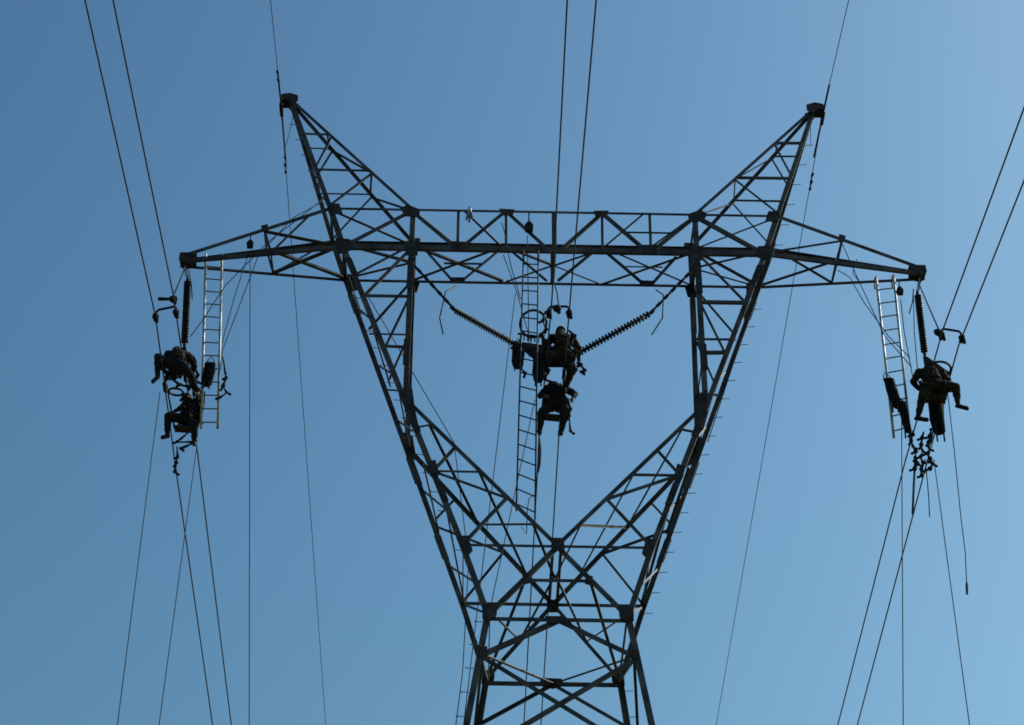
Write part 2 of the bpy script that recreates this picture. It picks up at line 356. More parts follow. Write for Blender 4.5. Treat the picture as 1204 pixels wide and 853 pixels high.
# --- waist and body
def leg_foot(P): return V((math.copysign(1.5+LEGK*ZW, P.x), math.copysign(1.5+LEGK*ZW, P.y), 0))
mb = MB()
for f in 'FB':
    for s in (1, -1):
        p = MS(N['W'+f], s); add_member(mb, p, leg_foot(p), SIDE[f], 0.15, V((-s, 0, 0)), False)
body = mb.build('tower_body', STEEL, tower); flat_ref[0] = body
def both(name, w, a, b, n=None, solo=False): member(body, name, w, a, b, n, not solo)
for f in 'FB':
    n = SIDE[f]
    for nm, w, p, q in ((H, 0.10, N['W'+f]+V((0, 0, -0.1)), mx(N['W'+f])+V((0, 0, -0.1))), (H, 0.07, N['XV'+f], mx(N['XV'+f]))):
        m_ = MB(); add_member(m_, p, q, n, w if f == 'F' or nm != H else w+0.02); m_.build(nm, STEEL, body)
    both(D, 0.125 if f == 'F' else 0.09, 'V'+f, 'W'+f, n); both(D, 0.12 if f == 'F' else 0.09, 'MW'+f, 'Y'+f, n)
NF, NB = (618, 681, 'F'), (611, 755, 'B')
nf, nb = pt(NF), pt(NB)
m_ = MB(); add_member(m_, nf, mx(nf), (0, -1, 0), 0.085); m_.build(H, STEEL, body)
both(SB, 0.075, NF, 'WB', V((0, 0, -1))); both(SB, 0.06, 'MV', NB, V((0, 0, -1))); both(SB, 0.05, (582, 727, 'F'), NB, V((0, 0, -1)))
both(SB, 0.08, 'YF', 'MWB', V((0, 0, -1))); both(SB, 0.07, 'WF', 'WB', LX); both(SB, 0.06, 'XVF', 'XVB', LX)
both(SB, 0.06, 'XVB', 'WF', LX); both(SB, 0.07, 'YF', 'WB', LX)
for dx in (-0.09, 0.09):
    m_ = MB(); add_member(m_, N['VF']+V((dx, 0, 0)), N['VB']+V((dx, 0, 0)), (0, 0, -1), 0.075); m_.build(PB, STEEL, body)
# X panels down to the ground on all four faces
lv = [23.55, 20.9, 17.6, 13.6, 8.6, 3.0]
hw = lambda z: 1.5+LEGK*(ZW-z)
def corner(sx, sy, z): return V((sx*hw(z), sy*hw(z), z))
for i in range(len(lv)-1):
    z0, z1 = lv[i], lv[i+1]
    for (c0, c1, n) in (((-1, -1), (1, -1), (0, -1, 0)), ((-1, 1), (1, 1), (0, 1, 0)), ((-1, -1), (-1, 1), (-1, 0, 0)), ((1, -1), (1, 1), (1, 0, 0))):
        for A, B in ((c0, c1), (c1, c0)):
            m_ = MB(); add_member(m_, corner(*A, z0), corner(*B, z1), n, 0.105); m_.build(D, STEEL, body)
        if i in (2, 4):
            m_ = MB(); add_member(m_, corner(*c0, z1), corner(*c1, z1), n, 0.1); m_.build(H, STEEL, body)
gusset(body, [(567, 711), (585, 711), (584, 724), (572, 731), (567, 728)], 'F'); gusset(body, [(567, 788), (582, 788), (581, 800), (571, 807), (566, 804)], 'B')
for f, q in (('F', [(648, 633), (663, 633), (664, 648), (648, 648)]), ('B', [(643, 705), (657, 705), (657, 720), (643, 720)]), ('F', [(641, 725), (662, 725), (664, 731), (652, 734), (640, 731)]), ('B', [(636, 797), (660, 798), (664, 806), (650, 810), (634, 806)])):
    gusset(body, q, f, False)
gusset(body, [(562, 763), (573, 760), (573, 771), (563, 775)], 'F')
gusset(body, [(614, 677), (622, 675), (624, 686), (616, 688)], 'F')
for s in (1, -1):
    for t in (-1, 1):
        c = corner(s, t, 0); MB().plate([c+V((a*0.55, b*0.55, 0.2)) for a, b in ((-1, -1), (1, -1), (1, 1), (-1, 1))], (0, 0, 1), 0.9).build('concrete_footing', material('concrete', (0.3, 0.29, 0.27), 0.9) if 'concrete' not in bpy.data.materials else bpy.data.materials['concrete'], body)
# step bolts up the front legs
def bolt(par, p, s, y0=0):
    m_ = MB(); d = V((-s, -0.12, 0.0)).normalized()
    m_.tube([p, p+d*0.25], 0.009, 6); m_.tube([p+d*0.237, p+d*0.253], 0.015, 6); m_.build('step_bolt', BOLT, par)
for s in (1, -1):                                # left half: front chord; right half: rear chord
    i = 0 if s == 1 else 1; f = -s
    for k in range(17):
        z = 34.6-0.52*k; t = (z-ZV)/(ZB-ZV)
        bolt(F[i], MS(V((-lerp(XV, XOB, t), f*lerp(BV, BB, t), z)), s), s)
    for k in range(6):
        z = 39.6-0.6*k; t = (ZP-z)/(ZP-ZT)
        bolt(peak[i], MS(V((-lerp(XP, XOT, t), f*lerp(0.07, BB, t), z)), s), s)
    for k in range(12):
        z = 24.4-0.6*k
        bolt(body, V((-s*hw(z), f*hw(z), z)), s)

# ------------------------------------------------------------------ conductors and earth wires
def wire(name, pts, r, mat, label, cat, group=None):
    o = MB().tube(pts, r, 8).build(name, mat, None, pts[len(pts)//2])
    return tag(o, label, cat, group)
def spanned(x0, front, clamp, rear, x_free=None):
    """survey points on the wire's own vertical plane, then sagging spans continued to both neighbours' side"""
    P = [on(*p, 0, x0) for p in front] + [clamp] + [on(*p, 0, x0) for p in rear]
    a, b = P[0], P[1]; sl = (a.z-b.z)/(a.y-b.y); ext = []
    for k in range(1, 13):
        dy = -4.5*k; ext.append(V((x0, a.y+dy, a.z+sl*dy+0.0009*dy*dy)))
    c, d = P[-1], P[-2]; sl2 = (c.z-d.z)/(c.y-d.y); ex2 = []
    for k in range(1, 18):
        dy = 8*k; ex2.append(V((x0, c.y+dy, c.z+sl2*dy+0.0005*dy*dy)))
    return ext[::-1]+P+ex2
GC = 'twin bundle conductors'
RC = 0.018
wires = {}
for key, cl, fr, re, lab in (
    ('L1', (194, 455), [(100, 0), (183, 373)], [(207, 553), (250, 853)], 'outer wire of the left conductor pair, running past the bent over worker'),
    ('L2', (218, 443), [(133, 0), (204, 348)], [(232, 530), (272, 853)], 'inner wire of the left conductor pair, nearer the bright ladder'),
    ('R1', (1092, 447), [(1203, 130), (1109, 387)], [(1065, 540), (985, 853)], 'inner wire of the right conductor pair, nearer the tilted ladder'),
    ('R2', (1115, 450), [(1204, 213), (1127, 407)], [(1083, 570), (1008, 853)], 'outer wire of the right conductor pair, beside the worker with one leg out')):
    c = aty(*cl, 0); P = spanned(c.x, fr, c, re); wires[key] = (c, P)
    wire('conductor', P, RC, WIRE, lab, 'power line', GC)
def prof(px, py, z0=32.02, sf=0.045, sr=0.075):
    y = 0.0; P = None
    d = ray(px, py)
    lo, hi = -30.0, 45.0
    for i in range(60):
        m = (lo+hi)/2; P = aty(px, py, m); zl = z0-(sf*-m if m < 0 else sr*m)
        if P.z > zl: hi = m
        else: lo = m
    return P
for key, pts, lab in (('C1', [(667, 0), (649, 352), (641, 440), (634, 515), (616, 853)], 'left wire of the middle conductor pair, hanging in the V window'),
                      ('C2', [(701, 0), (669, 370), (663, 440), (657, 515), (636, 853)], 'right wire of the middle conductor pair, hanging in the V window')):
    P = [prof(*p) for p in pts]
    a, b = P[0], P[1]; d = (a-b)/(b.y-a.y)
    pre = [a+d*4.5*k+V((0, 0, 0.0009*(4.5*k)**2)) for k in range(12, 0, -1)]
    c, e = P[-1], P[-2]; d2 = (c-e)/(c.y-e.y)
    post = [c+d2*8*k+V((0, 0, 0.0005*(8*k)**2)) for k in range(1, 17)]
    wires[key] = (P[2], pre+P+post)
    wire('conductor', pre+P+post, RC, WIRE, lab, 'power line', GC)
for key, a, fr, re, th, lab in (
    ('GL', (331, 128), [(318, 0), (327, 88)], [(336, 195), (383, 853)], [(327, 88), (331, 128), (336, 190)], 'thin earth wire clamped under the left peak of the tower'),
    ('GR', (967, 138), [(998, 0), (975, 100)], [(953, 215), (842, 853)], [(975, 100), (967, 138), (957, 185)], 'thin earth wire clamped under the right peak of the tower')):
    c = aty(*a, 0); P = spanned(c.x, fr, c, re)
    t = thing('earth_wire', c); tag(t, lab, 'earth wire', 'earth wires on the peaks')
    MB().tube(P, 0.0105, 8).build('wire', WIRE, t)
    q = [on(*p, 0, c.x) if i != 1 else c for i, p in enumerate(th)]
    MB().tube(q, 0.026, 8).build('armour_rods', FIT, t)
    s = -1 if c.x < 0 else 1
    m_ = MB(); m_.bar(c+V((0, -0.02, 0.26)), c+V((0, -0.02, -0.06)), 0.05, 0.09); m_.capsule(c+V((0, -0.2, -0.03)), c+V((0, 0.2, -0.06)), 0.05, 0.05); m_.build('suspension_clamp', FIT, t)
    for p in ([] if s > 0 else [(327, 86)])+list(((re[0][0]+(1.4 if s > 0 else 0), re[0][1]-9), re[0])):
        g = on(*p, 0, c.x); m_ = MB(); m_.bar(g, g+V((0, 0, -0.1)), 0.04, 0.04)
        for dy in (-0.16, 0.16): m_.capsule(g+V((0, dy*0.7, -0.1)), g+V((0, dy, -0.1)), 0.035, 0.04)
        m_.tube([g+V((0, -0.16, -0.1)), g+V((0, 0.16, -0.1))], 0.01, 6); m_.build('vibration_damper', FIT, t)
    j0 = V((s*(XP-0.12), -0.1, ZP-0.35)); j1 = on(re[0][0], 172, 0, c.x)
    m = (j0+j1)/2+V((0, 0, -0.12)); MB().tube([j0, j0.lerp(m, 0.5)+V((0, 0, -0.07)), m, m.lerp(j1, 0.5)+V((0, 0, -0.03)), j1], 0.009, 6).build('earthing_lead', WIRE, t)

# ------------------------------------------------------------------ insulator strings
def insulator(p, q, n, R, mat, label, ring=None, horn=None, lead=None, extra=None):
    ax = (q-p).normalized(); L = (q-p).length
    t = thing('insulator_string', p); tag(t, label, 'insulator', 'insulator strings')
    MB().tube([p, q], 0.036, 12).build('core_rod', mat, t)
    m_ = MB(); m_.lathe(V((0, 0, 0)), V((0, 0, 1)), [(-0.017, 0.034), (-0.015, R*0.55), (-0.004, R*0.97), (0.003, R), (0.007, R*0.96), (0.017, R*0.5), (0.03, 0.036)], 18)
    base = None; rot = (-ax).to_track_quat('Z', 'Y')
    for i in range(n):
        pos = p+ax*(L*(i+0.6)/(n+0.2))
        if base is None:
            base = m_.build('shed', mat, None); o = base
        else:
            o = base.copy(); COL.objects.link(o)
        o.parent = t; o.location = pos-p; o.rotation_mode = 'QUATERNION'; o.rotation_quaternion = rot
    for e, sg in ((p, -1), (q, 1)):
        m_ = MB(); m_.lathe(e-ax*sg*0.06, ax*sg, [(0, 0.03), (0.01, 0.045), (0.13, 0.042), (0.15, 0.03), (0.2, 0.03)], 12); m_.build('end_fitting', FIT, t)
    if lead:                                     # chain of links up to the steelwork
        a = lead; d = a-p; m_ = MB(); k = max(2, int(d.length/0.14))
        for i in range(k):
            u0, u1 = p+d*(i/k), p+d*((i+1)/k)
            m_.bar(u0, u1, 0.075 if i % 2 else 0.035, 0.035 if i % 2 else 0.075)
        m_.build('link_chain', ZINC if mat is RUBBER and abs(p.x) > 5 else FIT, t)
    if ring: MB().torus(ring[0], ring[1], ring[2], 0.031).build('grading_ring', FIT, t)
    if horn: MB().tube(horn, 0.017, 8).build('arcing_horn', FIT, t)
    if extra: extra(t)
    return t
def yoke(t, a, b, top, up=0.25):                 # plate from the string's foot to both suspension clamps
    m = (a+b)/2
    mb = MB(); mb.plate([top+V((0.05, 0, 0)), b+V((0.06, 0, up)), b+V((0.02, 0, up-0.1)), a+V((-0.02, 0, up-0.1)), a+V((-0.06, 0, up)), top+V((-0.05, 0, 0))], (0, 1, 0), 0.022); mb.build('yoke_plate', FIT, t)
    for c in (a, b):
        mb = MB(); mb.bar(c+V((0, 0, up-0.04)), c+V((0, 0, 0.03)), 0.05, 0.04); mb.build('hanger_link', FIT, t)
        mb = MB(); mb.capsule(c+V((0, -0.16, -0.02)), c+V((0, 0.16, -0.02)), 0.045, 0.045); mb.bar(c+V((0, 0, 0.04)), c+V((0, 0, -0.1)), 0.07, 0.11); mb.build('suspension_clamp', FIT, t)
cL1, cL2 = wires['L1'][0], wires['L2'][0]; cR1, cR2 = wires['R1'][0], wires['R2'][0]; cC1, cC2 = wires['C1'][0], wires['C2'][0]
pL, qL = aty(221, 331), aty(216, 405); tL = V((-XT+0.02, 0, ZTIP-0.2))
pL = aty(220.5, 331); qL = aty(217, 404)
insulator(pL, qL, 24, 0.092, RUBBER, 'black vertical insulator string hanging from the left arm tip', (aty(214, 424), (0.1, 0.1, 1), 0.33), None, tL,
          lambda t: (yoke(t, cL1, cL2, qL+V((0, 0, -0.12))), MB().torus(aty(207, 461), (0.05, -0.1, 1), 0.17, 0.028).build('corona_ring', FIT, t)))
pR, qR = aty(1079, 347), aty(1087, 415); tR = V((XT-0.04, 0, ZTIP-0.2))
insulator(pR, qR, 23, 0.09, RUBBER, 'black vertical insulator string hanging from the right arm tip', (aty(1101, 437), (-0.1, 0.1, 1), 0.35), None, tR,
          lambda t: yoke(t, cR1, cR2, qR+V((0, 0, -0.12)), 0.3))
p1, q1 = aty(535, 365), aty(604, 404)
insulator(p1, q1, 24, 0.09, GREYRUB, 'greyish slanting insulator string on the left of the V window', (aty(627, 381), (-0.25, -0.8, -0.5), 0.33),
          [aty(537, 336, 0.5), aty(524, 343, 0.1), aty(517, 374, 0), aty(521, 393, 0)], N['IBB']*0.5+N['IBF']*0.5+V((0.05, 0, -0.02)))
p2, q2 = aty(764, 369), aty(681, 415)
yk = []
def centre_yoke(t):
    a, b = q1, q2
    mb = MB(); mb.plate([a+V((0, 0, 0.07)), b+V((0, 0, 0.07)), b+V((-0.1, 0, -0.08)), cC2+V((0.04, 0, 0.2)), cC1+V((-0.04, 0, 0.2)), a+V((0.1, 0, -0.08))], (0, 1, 0), 0.022); mb.build('yoke_plate', FIT, t)
    for c in (cC1, cC2):
        mb = MB(); mb.bar(c+V((0, 0, 0.24)), c+V((0, 0, 0.03)), 0.05, 0.04); mb.build('hanger_link', FIT, t)
        mb = MB(); mb.capsule(c+V((0, -0.16, -0.02)), c+V((0, 0.16, -0.02)), 0.045, 0.045); mb.bar(c+V((0, 0, 0.04)), c+V((0, 0, -0.1)), 0.07, 0.11); mb.build('suspension_clamp', FIT, t)
    for k in range(6):
        c = a.lerp(b, 0.1+0.055*k)+V((0, -0.05, 0.1)); MB().bar(c, c+V((0.01, 0, 0.17)), 0.03, 0.03).build('yoke_bolt', FIT, t)
    MB().bar(a.lerp(b, 0.06)+V((0, -0.05, 0.27)), a.lerp(b, 0.43)+V((0, -0.05, 0.27)), 0.04, 0.04).build('yoke_strap', FIT, t)
insulator(p2, q2, 22, 0.094, RUBBER, 'thick black slanting insulator string on the right of the V window', None,
          [aty(771, 341, 0.1), aty(780, 347, 0.05), aty(779, 374, 0), aty(766, 394, 0)], mx(N['IBB']*0.5+N['IBF']*0.5)+V((-0.05, 0, -0.02)), centre_yoke)

# ------------------------------------------------------------------ rope ladders / rigid hanging ladders
def ladder(l0, l1, r0, r1, rungs, label, hook=(0, 0.25, 0.0), mat=ALU, w=(0.035, 0.07)):
    t = thing('hanging_ladder', l0); tag(t, label, 'ladder', 'ladders hanging from the steelwork')
    for a, b in ((l0, l1), (r0, r1)):
        MB().tube([a, b], w[1]*0.45, 10).build('rail', mat, t)
        h = V(hook); m_ = MB(); m_.tube([a+V((0, 0, -0.2)), a+V((0, -0.03, 0.1)), a+V((0, 0.04, 0.16))+h*0.3, a+h+V((0, 0, 0.14)), a+h+V((0, 0.03, -0.06))], 0.022, 8); m_.build('top_hook', mat, t)
    for k in range(rungs):
        f = (k+0.7)/(rungs+0.15); MB().tube([l0.lerp(l1, f), r0.lerp(r1, f)], 0.0165, 8).build('rung', mat if mat is DARKLAD else RUNG, t)
    return t
ladder(aty(242, 303, -0.1), aty(236.5, 504, -0.1), aty(261, 305, -0.1), aty(256, 504, -0.1), 13, 'bright aluminium ladder hanging from the left cross arm')
ladder(aty(1030.5, 330, 0.15), aty(1051, 515, 0.15), aty(1051, 328, 0.15), aty(1070, 510, 0.15), 11, 'bright aluminium ladder hanging tilted from the right cross arm', mat=ALU)
ladder(aty(615.5, 300, -0.82), aty(607, 601, -0.82), aty(633, 300, -0.82), aty(629, 611, -0.82), 18, 'long dark ladder hanging from the middle of the bridge', (0, 0.2, 0.02), DARKLAD, (0.03, 0.045))

# ------------------------------------------------------------------ ropes
def rope(pts, label, r=0.0115, group='work ropes'):
    P = [p if isinstance(p, V) else aty(*p) for p in pts]
    return wire('rope', P, r, ROPE, label, 'rope', group)
def down(px0, py0, px1, py1, y=0.0, y1=None):
    """taut line from a point to the ground, seen leaving the frame at the second point"""
    a = aty(px0, py0, y); b = aty(px1, py1, y if y1 is None else y1)
    k = (a.z-0.1)/(a.z-b.z); g = a+(b-a)*k
    return [a, a.lerp(g, 0.25), a.lerp(g, 0.5), a.lerp(g, 0.75), g]
rope(down(294, 298, 293, 853, 0.1), 'straight hand line dropping from the pulley on the left cross arm')
rope(down(188, 462, 138, 853, -0.4), 'leftmost rope in the photo, slanting down from the upper left worker')
rope(down(231, 528, 187, 853, 0.6), 'rope slanting down left from below the seated left worker, between the two conductors')
rope([(382, 233, -0.2), (345, 262, -0.25), (316, 284, -0.3), (265, 336, -0.35), (240, 374, -0.35), (224, 396, -0.3)], 'rope from the left peak foot down to the left insulator')
rope([(375, 240, -0.1), (345, 256, -0.15), (304, 300, -0.2), (262, 411, -0.25), (258, 440, -0.25)], 'rope from the left fork to the tool bag on the bright ladder')
rope([(291, 302, 0.2), (275, 352, 0.2), (262, 400, 0.15), (256, 432, 0.1)], 'short rope from the pulley on the left arm to the ladder with tools')
rope([(217, 316, -0.15), (210, 334, -1.5), (204, 347, -2.8)], 'short stay rope from the left arm tip to the spacer bar', 0.018)
rope([(1081, 335, -0.15), (1092, 361, -1.0), (1103, 386, -1.9)], 'short stay rope from the right arm tip to the spacer bar', 0.018)
rope([(989, 284, -0.1), (1010, 331, -0.1), (1040, 395, -0.1), (1072, 432, -0.15)], 'long rope from the right cross arm down behind the tilted ladder')
rope([(985, 318, 0.0), (999, 326, 0.0), (1016, 356, 0.0), (1045, 396, 0.0), (1070, 421, -0.1)], 'slack rope looped under the right cross arm')
rope([(1059, 352, -0.2), (1063, 390, -0.2), (1074, 448, -0.2)], 'thin rope hanging from the small pulley beside the right ladder')
rope([(1074, 343, -0.25), (1075, 390, -0.25), (1080, 450, -0.25)], 'thin rope close beside the right vertical insulator')
rope([(1074, 340, -0.3), (1073, 355, -0.3), (1069, 369, -0.3)], 'short loose rope end under the right arm tip', 0.015)
rope([(222, 318, -0.3), (225, 335, -0.3), (226, 352, -0.3)], 'short loose rope end under the left arm tip', 0.014)
rope(down(1060, 470, 1062, 853, 0.1), 'straight rope dropping from the foot of the right ladder')
rope(down(1098, 540, 1140, 853, 0.2), 'rightmost long rope, slanting down right from below the right worker')
rope([(1114, 460, -0.3), (1122, 530, -0.3), (1130, 610, -0.3), (1135, 650, -0.3), (1136.5, 684, -0.3), (1136.7, 688, -0.3), (1137, 699, -0.3)], 'loose rope ending in mid air under the right worker\'s boot', [0.0115]*5+[0.03, 0.024])
rope([(1076, 540, 0.15), (1074, 580, 0.2), (1073, 605, 0.2)], 'thick black rope tail hanging under the right worker', 0.028)
rope([(1088, 540, 0.15), (1092, 585, 0.2), (1093, 608, 0.2)], 'thin rope tail hanging under the right worker', 0.013)
rope(down(606, 345, 545, 853, 1.2), 'rope crossing the V window left of the dark ladder')
rope(down(629, 470, 547, 853, 0.9), 'rope slanting down behind the foot of the dark ladder')
rope([(433, 349, 0.9), (484, 436, 0.95), (534, 521, 1.1), (551, 660, 1.35), (544, 790, 1.7), (536, 853, 1.9)], 'thin rope trailing down inside the left fork of the tower')
rope([(912, 286, -0.8), (908, 302, -0.85), (868, 410, -1.1), (832, 520, -1.3)], 'thin rope running down outside the right fork of the tower')
rope([(592, 300, -0.6), (608, 345, -0.7), (622, 395, -0.8), (632, 430, -0.8)], 'rope slanting from the bridge across the dark ladder')
rope([(590, 262, -0.75), (594, 277, -0.74), (600, 310, -0.72), (612, 352, -0.72)], 'rope knotted high on the bridge beam beside the shiny clip')
rope([(620, 277, -0.62), (621, 340, -0.6), (622, 420, -0.5)], 'rope hanging from the pulley block over the dark ladder')
rope([(650, 326, 0.3), (655, 345, 0.2), (657, 362, 0.1)], 'short rope from the middle of the bridge to the spacer bar', 0.016)
rope([(1010, 331, 0.3), (1003, 322, 0.3), (1004, 312, 0.3), (1008, 305, 0.3)], 'small rope loop tied to the right cross arm')
rope([(634, 512, 0.3), (634.5, 530, 0.3), (634, 545, 0.3), (633, 556, 0.3)], 'thick rope tail hanging beside the dark ladder', [0.02, 0.05, 0.045, 0.012])
rope([(613, 620, -0.85), (619, 628, -0.85), (620, 600, -0.83), (622, 586, -0.83), (629, 582, -0.83)], 'bent cord dangling from the foot of the dark ladder', 0.01)

# ------------------------------------------------------------------ pulleys, clips, bars
def pulley(px, py, y, label, s=1.0, top=None):
    c = aty(px, py, y); t = thing('pulley_block', c); tag(t, label, 'pulley', 'pulley blocks')
    m_ = MB()
    for dy in (-0.045, 0.045): m_.plate([c+V((x*s, dy*s, z*s)) for x, z in ((-0.09, -0.12), (0.09, -0.12), (0.11, 0.05), (0.04, 0.16), (-0.04, 0.16), (-0.11, 0.05))], (0, 1, 0), 0.014)
    m_.build('cheek_plates', FIT, t)
    MB().tube([c+V((0, -0.03*s, 0)), c+V((0, 0.03*s, 0))], 0.1*s, 16).build('sheave', GUSS, t)
    h = c+V((0, 0, 0.15*s)); e = aty(*top) if top else h+V((0, 0, 0.3*s))
    MB().tube([h, e], 0.02*s, 8).build('hook', FIT, t)
    return t
pulley(294, 288, 0.0, 'dark pulley block hanging under the left cross arm', 0.8, (295, 273, 0.0))
pulley(622, 268, -0.72, 'dark pulley block hanging above the dark ladder on the bridge', 1.0, (622, 250, -0.7))
pulley(1058, 343, -0.2, 'small pulley block hanging beside the right ladder', 0.8, (1057, 330, -0.1))
c = aty(552, 247, -0.82); t = thing('wire_clip', c); tag(t, 'shiny metal clip hooked over the top of the bridge', 'clip')
MB().tube([c+V((-0.035, 0, -0.12)), c+V((-0.035, 0, 0.05)), c+V((0, 0, 0.09)), c+V((0.035, 0, 0.05)), c+V((0.035, 0, -0.14))], 0.018, 8).build('hook', ZINC, t)
for dx in (-0.07, 0.0, 0.08): MB().bar(c+V((dx*0.4, 0, -0.1)), c+V((dx, -0.02, -0.4+abs(dx))), 0.05, 0.04).build('tail', BOLT, t)

def spacer_bar(a, b, label, trolley, s):
    t = thing('spacer_bar', (a+b)/2); tag(t, label, 'spacer bar', 'bars clamped across the conductor pairs')
    up = V((0, 0, 0.12))
    MB().tube([a, a+up, a.lerp(b, 0.12)+up*1.5, a.lerp(b, 0.9)+up*1.5, b+up, b], 0.03, 8).build('cross_bar', FIT, t)
    for c in (a, b):
        m_ = MB(); m_.capsule(c+V((0, -0.1, -0.03)), c+V((0, 0.1, -0.03)), 0.055, 0.055); m_.bar(c+V((0.03, 0, 0.05)), c+V((0.05, 0, -0.16)), 0.06, 0.06); m_.torus(c+V((0, 0, 0)), (0, 1, 0.1), 0.06, 0.022, 16); m_.build('clamp', FIT, t)
    m_ = MB(); m_.ell(trolley, 0.1, 0.07, 0.1); m_.bar(trolley+V((-0.08, 0, 0.05)), trolley+V((0.06, 0, -0.13)), 0.07, 0.06); m_.build('hoist_drum', FIT, t)
    m_ = MB(); m_.capsule(trolley, trolley+V((s*0.32, 0, 0)), 0.03, 0.045); m_.build('hoist_handle', FIT, t)
    return t
def wy(key, y):
    P = wires[key][1]
    for i in range(len(P)-1):
        if P[i].y <= y <= P[i+1].y: return P[i].lerp(P[i+1], (y-P[i].y)/(P[i+1].y-P[i].y))
spacer_bar(wy('L1', -2.3), wy('L2', -2.3), 'dark spacer bar across the left conductor pair above the bent worker', aty(204, 352, -2.6), -1)
spacer_bar(wy('R1', -1.75), wy('R2', -1.75), 'dark spacer bar across the right conductor pair above the lone worker', aty(1103, 391, -1.9), 0.25)
spacer_bar(prof(645, 368), prof(669, 368), 'dark spacer bar across the middle conductor pair inside the V window', prof(655, 363), -0.2)

# ------------------------------------------------------------------ tool bags and hanging gear
def bag(px, py, y, w, h, label, lean=0.0, top=None):
    c = aty(px, py, y); t = thing('tool_bag', c); tag(t, label, 'tool bag', 'tool bags hanging beside the workers')
    m_ = MB(); k = 16; vs = []
    rings = [(-0.5, 0.62), (-0.47, 0.8), (-0.2, 0.98), (0.15, 1.0), (0.42, 0.92), (0.5, 0.95), (0.5, 0.82), (0.3, 0.78)]
    for z, r in rings:
        for j in range(k):
            a = 2*math.pi*j/k; rr = r*(1+0.09*math.sin(3*a+z*7)+random.uniform(-0.03, 0.03))
            vs.append(c+V((w/2*rr*math.cos(a)+lean*z*h, w*0.4*rr*math.sin(a), z*h)))
    m_.add(vs, [[i*k+j, i*k+(j+1) % k, (i+1)*k+(j+1) % k, (i+1)*k+j] for i in range(len(rings)-1) for j in range(k)]+[list(range(k))[::-1], [(len(rings)-1)*k+j for j in range(k)]], True)
    m_.build('sack', BAG, t)
    m_ = MB(); a0 = c+V((-w/2*0.8+lean*h/2, 0, h*0.45)); a1 = c+V((w/2*0.8+lean*h/2, 0, h*0.45)); tp = aty(*top) if top else c+V((lean*h, 0, h*0.5+w*0.8))
    m_.tube([a0, a0.lerp(tp, 0.6)+V((-0.02, 0, 0)), tp, a1.lerp(tp, 0.6)+V((0.02, 0, 0)), a1], 0.013, 6); m_.build('strap', ROPE, t)
    for dx in (-0.25, 0.2):
        p = c+V((w*dx, -w*0.33, -h*0.3)); MB().bar(p, p+V((0.02*dx, 0, -h*0.45)), 0.035, 0.03).build('hanging_tool', FIT, t)
    return t
bag(245, 441, -0.25, 0.28, 0.62, 'black tool bag hanging in the bright left ladder', 0.05)
bag(1050, 463, -0.1, 0.27, 0.8, 'black tool bag hanging in the tilted right ladder', -0.18)
bag(609, 420, -0.6, 0.30, 0.62, 'round black tool bag hanging left of the dark ladder')
bag(633, 433, -0.55, 0.28, 0.78, 'tall black tool bag hanging between the dark ladder and the middle workers')
bag(1064, 491, -0.15, 0.2, 0.85, 'narrow black tool bag hanging at the right worker\'s left boot', -0.1)
bag(1101, 484, 0.1, 0.36, 1.25, 'large tapering black tool bag hanging under the right worker', 0.0)
bag(234, 478, 0.3, 0.24, 0.75, 'narrow black tool bag hanging behind the seated left worker')
def tackle(pts, label, cat='hanging tackle', y=0.0):
    """a bunch of shackles, hooks and clamp bodies on one sling"""
    P = [aty(a, b, y) for a, b in pts]; t = thing('hanging_tackle', P[0]); tag(t, label, cat, 'clusters of hanging tackle')
    rr = random.Random(int(pts[0][0]*7+pts[0][1]))
    MB().tube(P, 0.018, 6).build('sling', ROPE, t)
    for i in range(1, len(P)):
        p, b = P[i], P[i-1]; m_ = MB(); d = (p-b); L = d.length; d = d.normalized(); k = rr.uniform(0.65, 1.0)
        m_.bar(b+d*L*0.12, b+d*L*0.62, 0.05*k, 0.035*k); m_.capsule(b+d*L*0.5, b+d*L*0.8, 0.035*k, 0.045*k)
        m_.torus(p-d*0.02, (0.4*math.sin(i*1.7), 1, 0.3*math.cos(i)), 0.045*k, 0.018, 14)
        e = V((math.cos(i*2.1), 0.2, math.sin(i*2.1)*0.5-0.5)).normalized(); m_.capsule(p+e*0.03, p+e*(0.05+0.05*k), 0.026, 0.034)
        m_.build('shackle', FIT, t)
    return t
tackle([(262, 420), (266, 445), (262, 455), (267, 462), (258, 468)], 'bunch of shackles hanging just right of the bright left ladder', y=-0.2)
tackle([(226, 505), (208, 520), (230, 520), (212, 528)], 'clamps hanging at the seated left worker\'s feet', y=0.3)
tackle([(208, 525), (209, 538), (207, 545), (206, 556)], 'hook and tackle dangling lowest under the left workers', y=0.32)
tackle([(1074, 506), (1073, 512), (1071, 519), (1074, 526), (1077, 532), (1076, 539), (1079, 546), (1075, 552)], 'clamps hanging in line under the right worker, nearest the tilted ladder', y=0.1)
tackle([(1086, 508), (1084, 516), (1083, 524), (1085, 531), (1082, 538), (1086, 545), (1083, 553), (1084, 560)], 'middle string of clamps under the right worker', y=0.12)
tackle([(1095, 506), (1093, 514), (1091, 521), (1093, 528), (1090, 534), (1094, 540), (1097, 546), (1093, 552)], 'clamps hanging in line under the right worker, farthest from the tilted ladder', y=0.14)
tackle([(641, 366), (638, 378), (643, 388), (635, 394), (643, 402), (637, 411), (645, 419), (637, 428), (646, 436), (640, 446), (650, 450)], 'dense chain of clamps between the dark ladder and the upper middle worker', y=-0.5)
tackle([(668, 388), (676, 396), (671, 405), (679, 414), (674, 424), (677, 436)], 'string of fittings along the right side of the upper middle worker', y=-0.75)
tackle([(612, 399), (606, 408), (613, 416), (605, 424), (612, 432), (618, 440)], 'fittings strung over the round bag left of the dark ladder', y=-0.7)
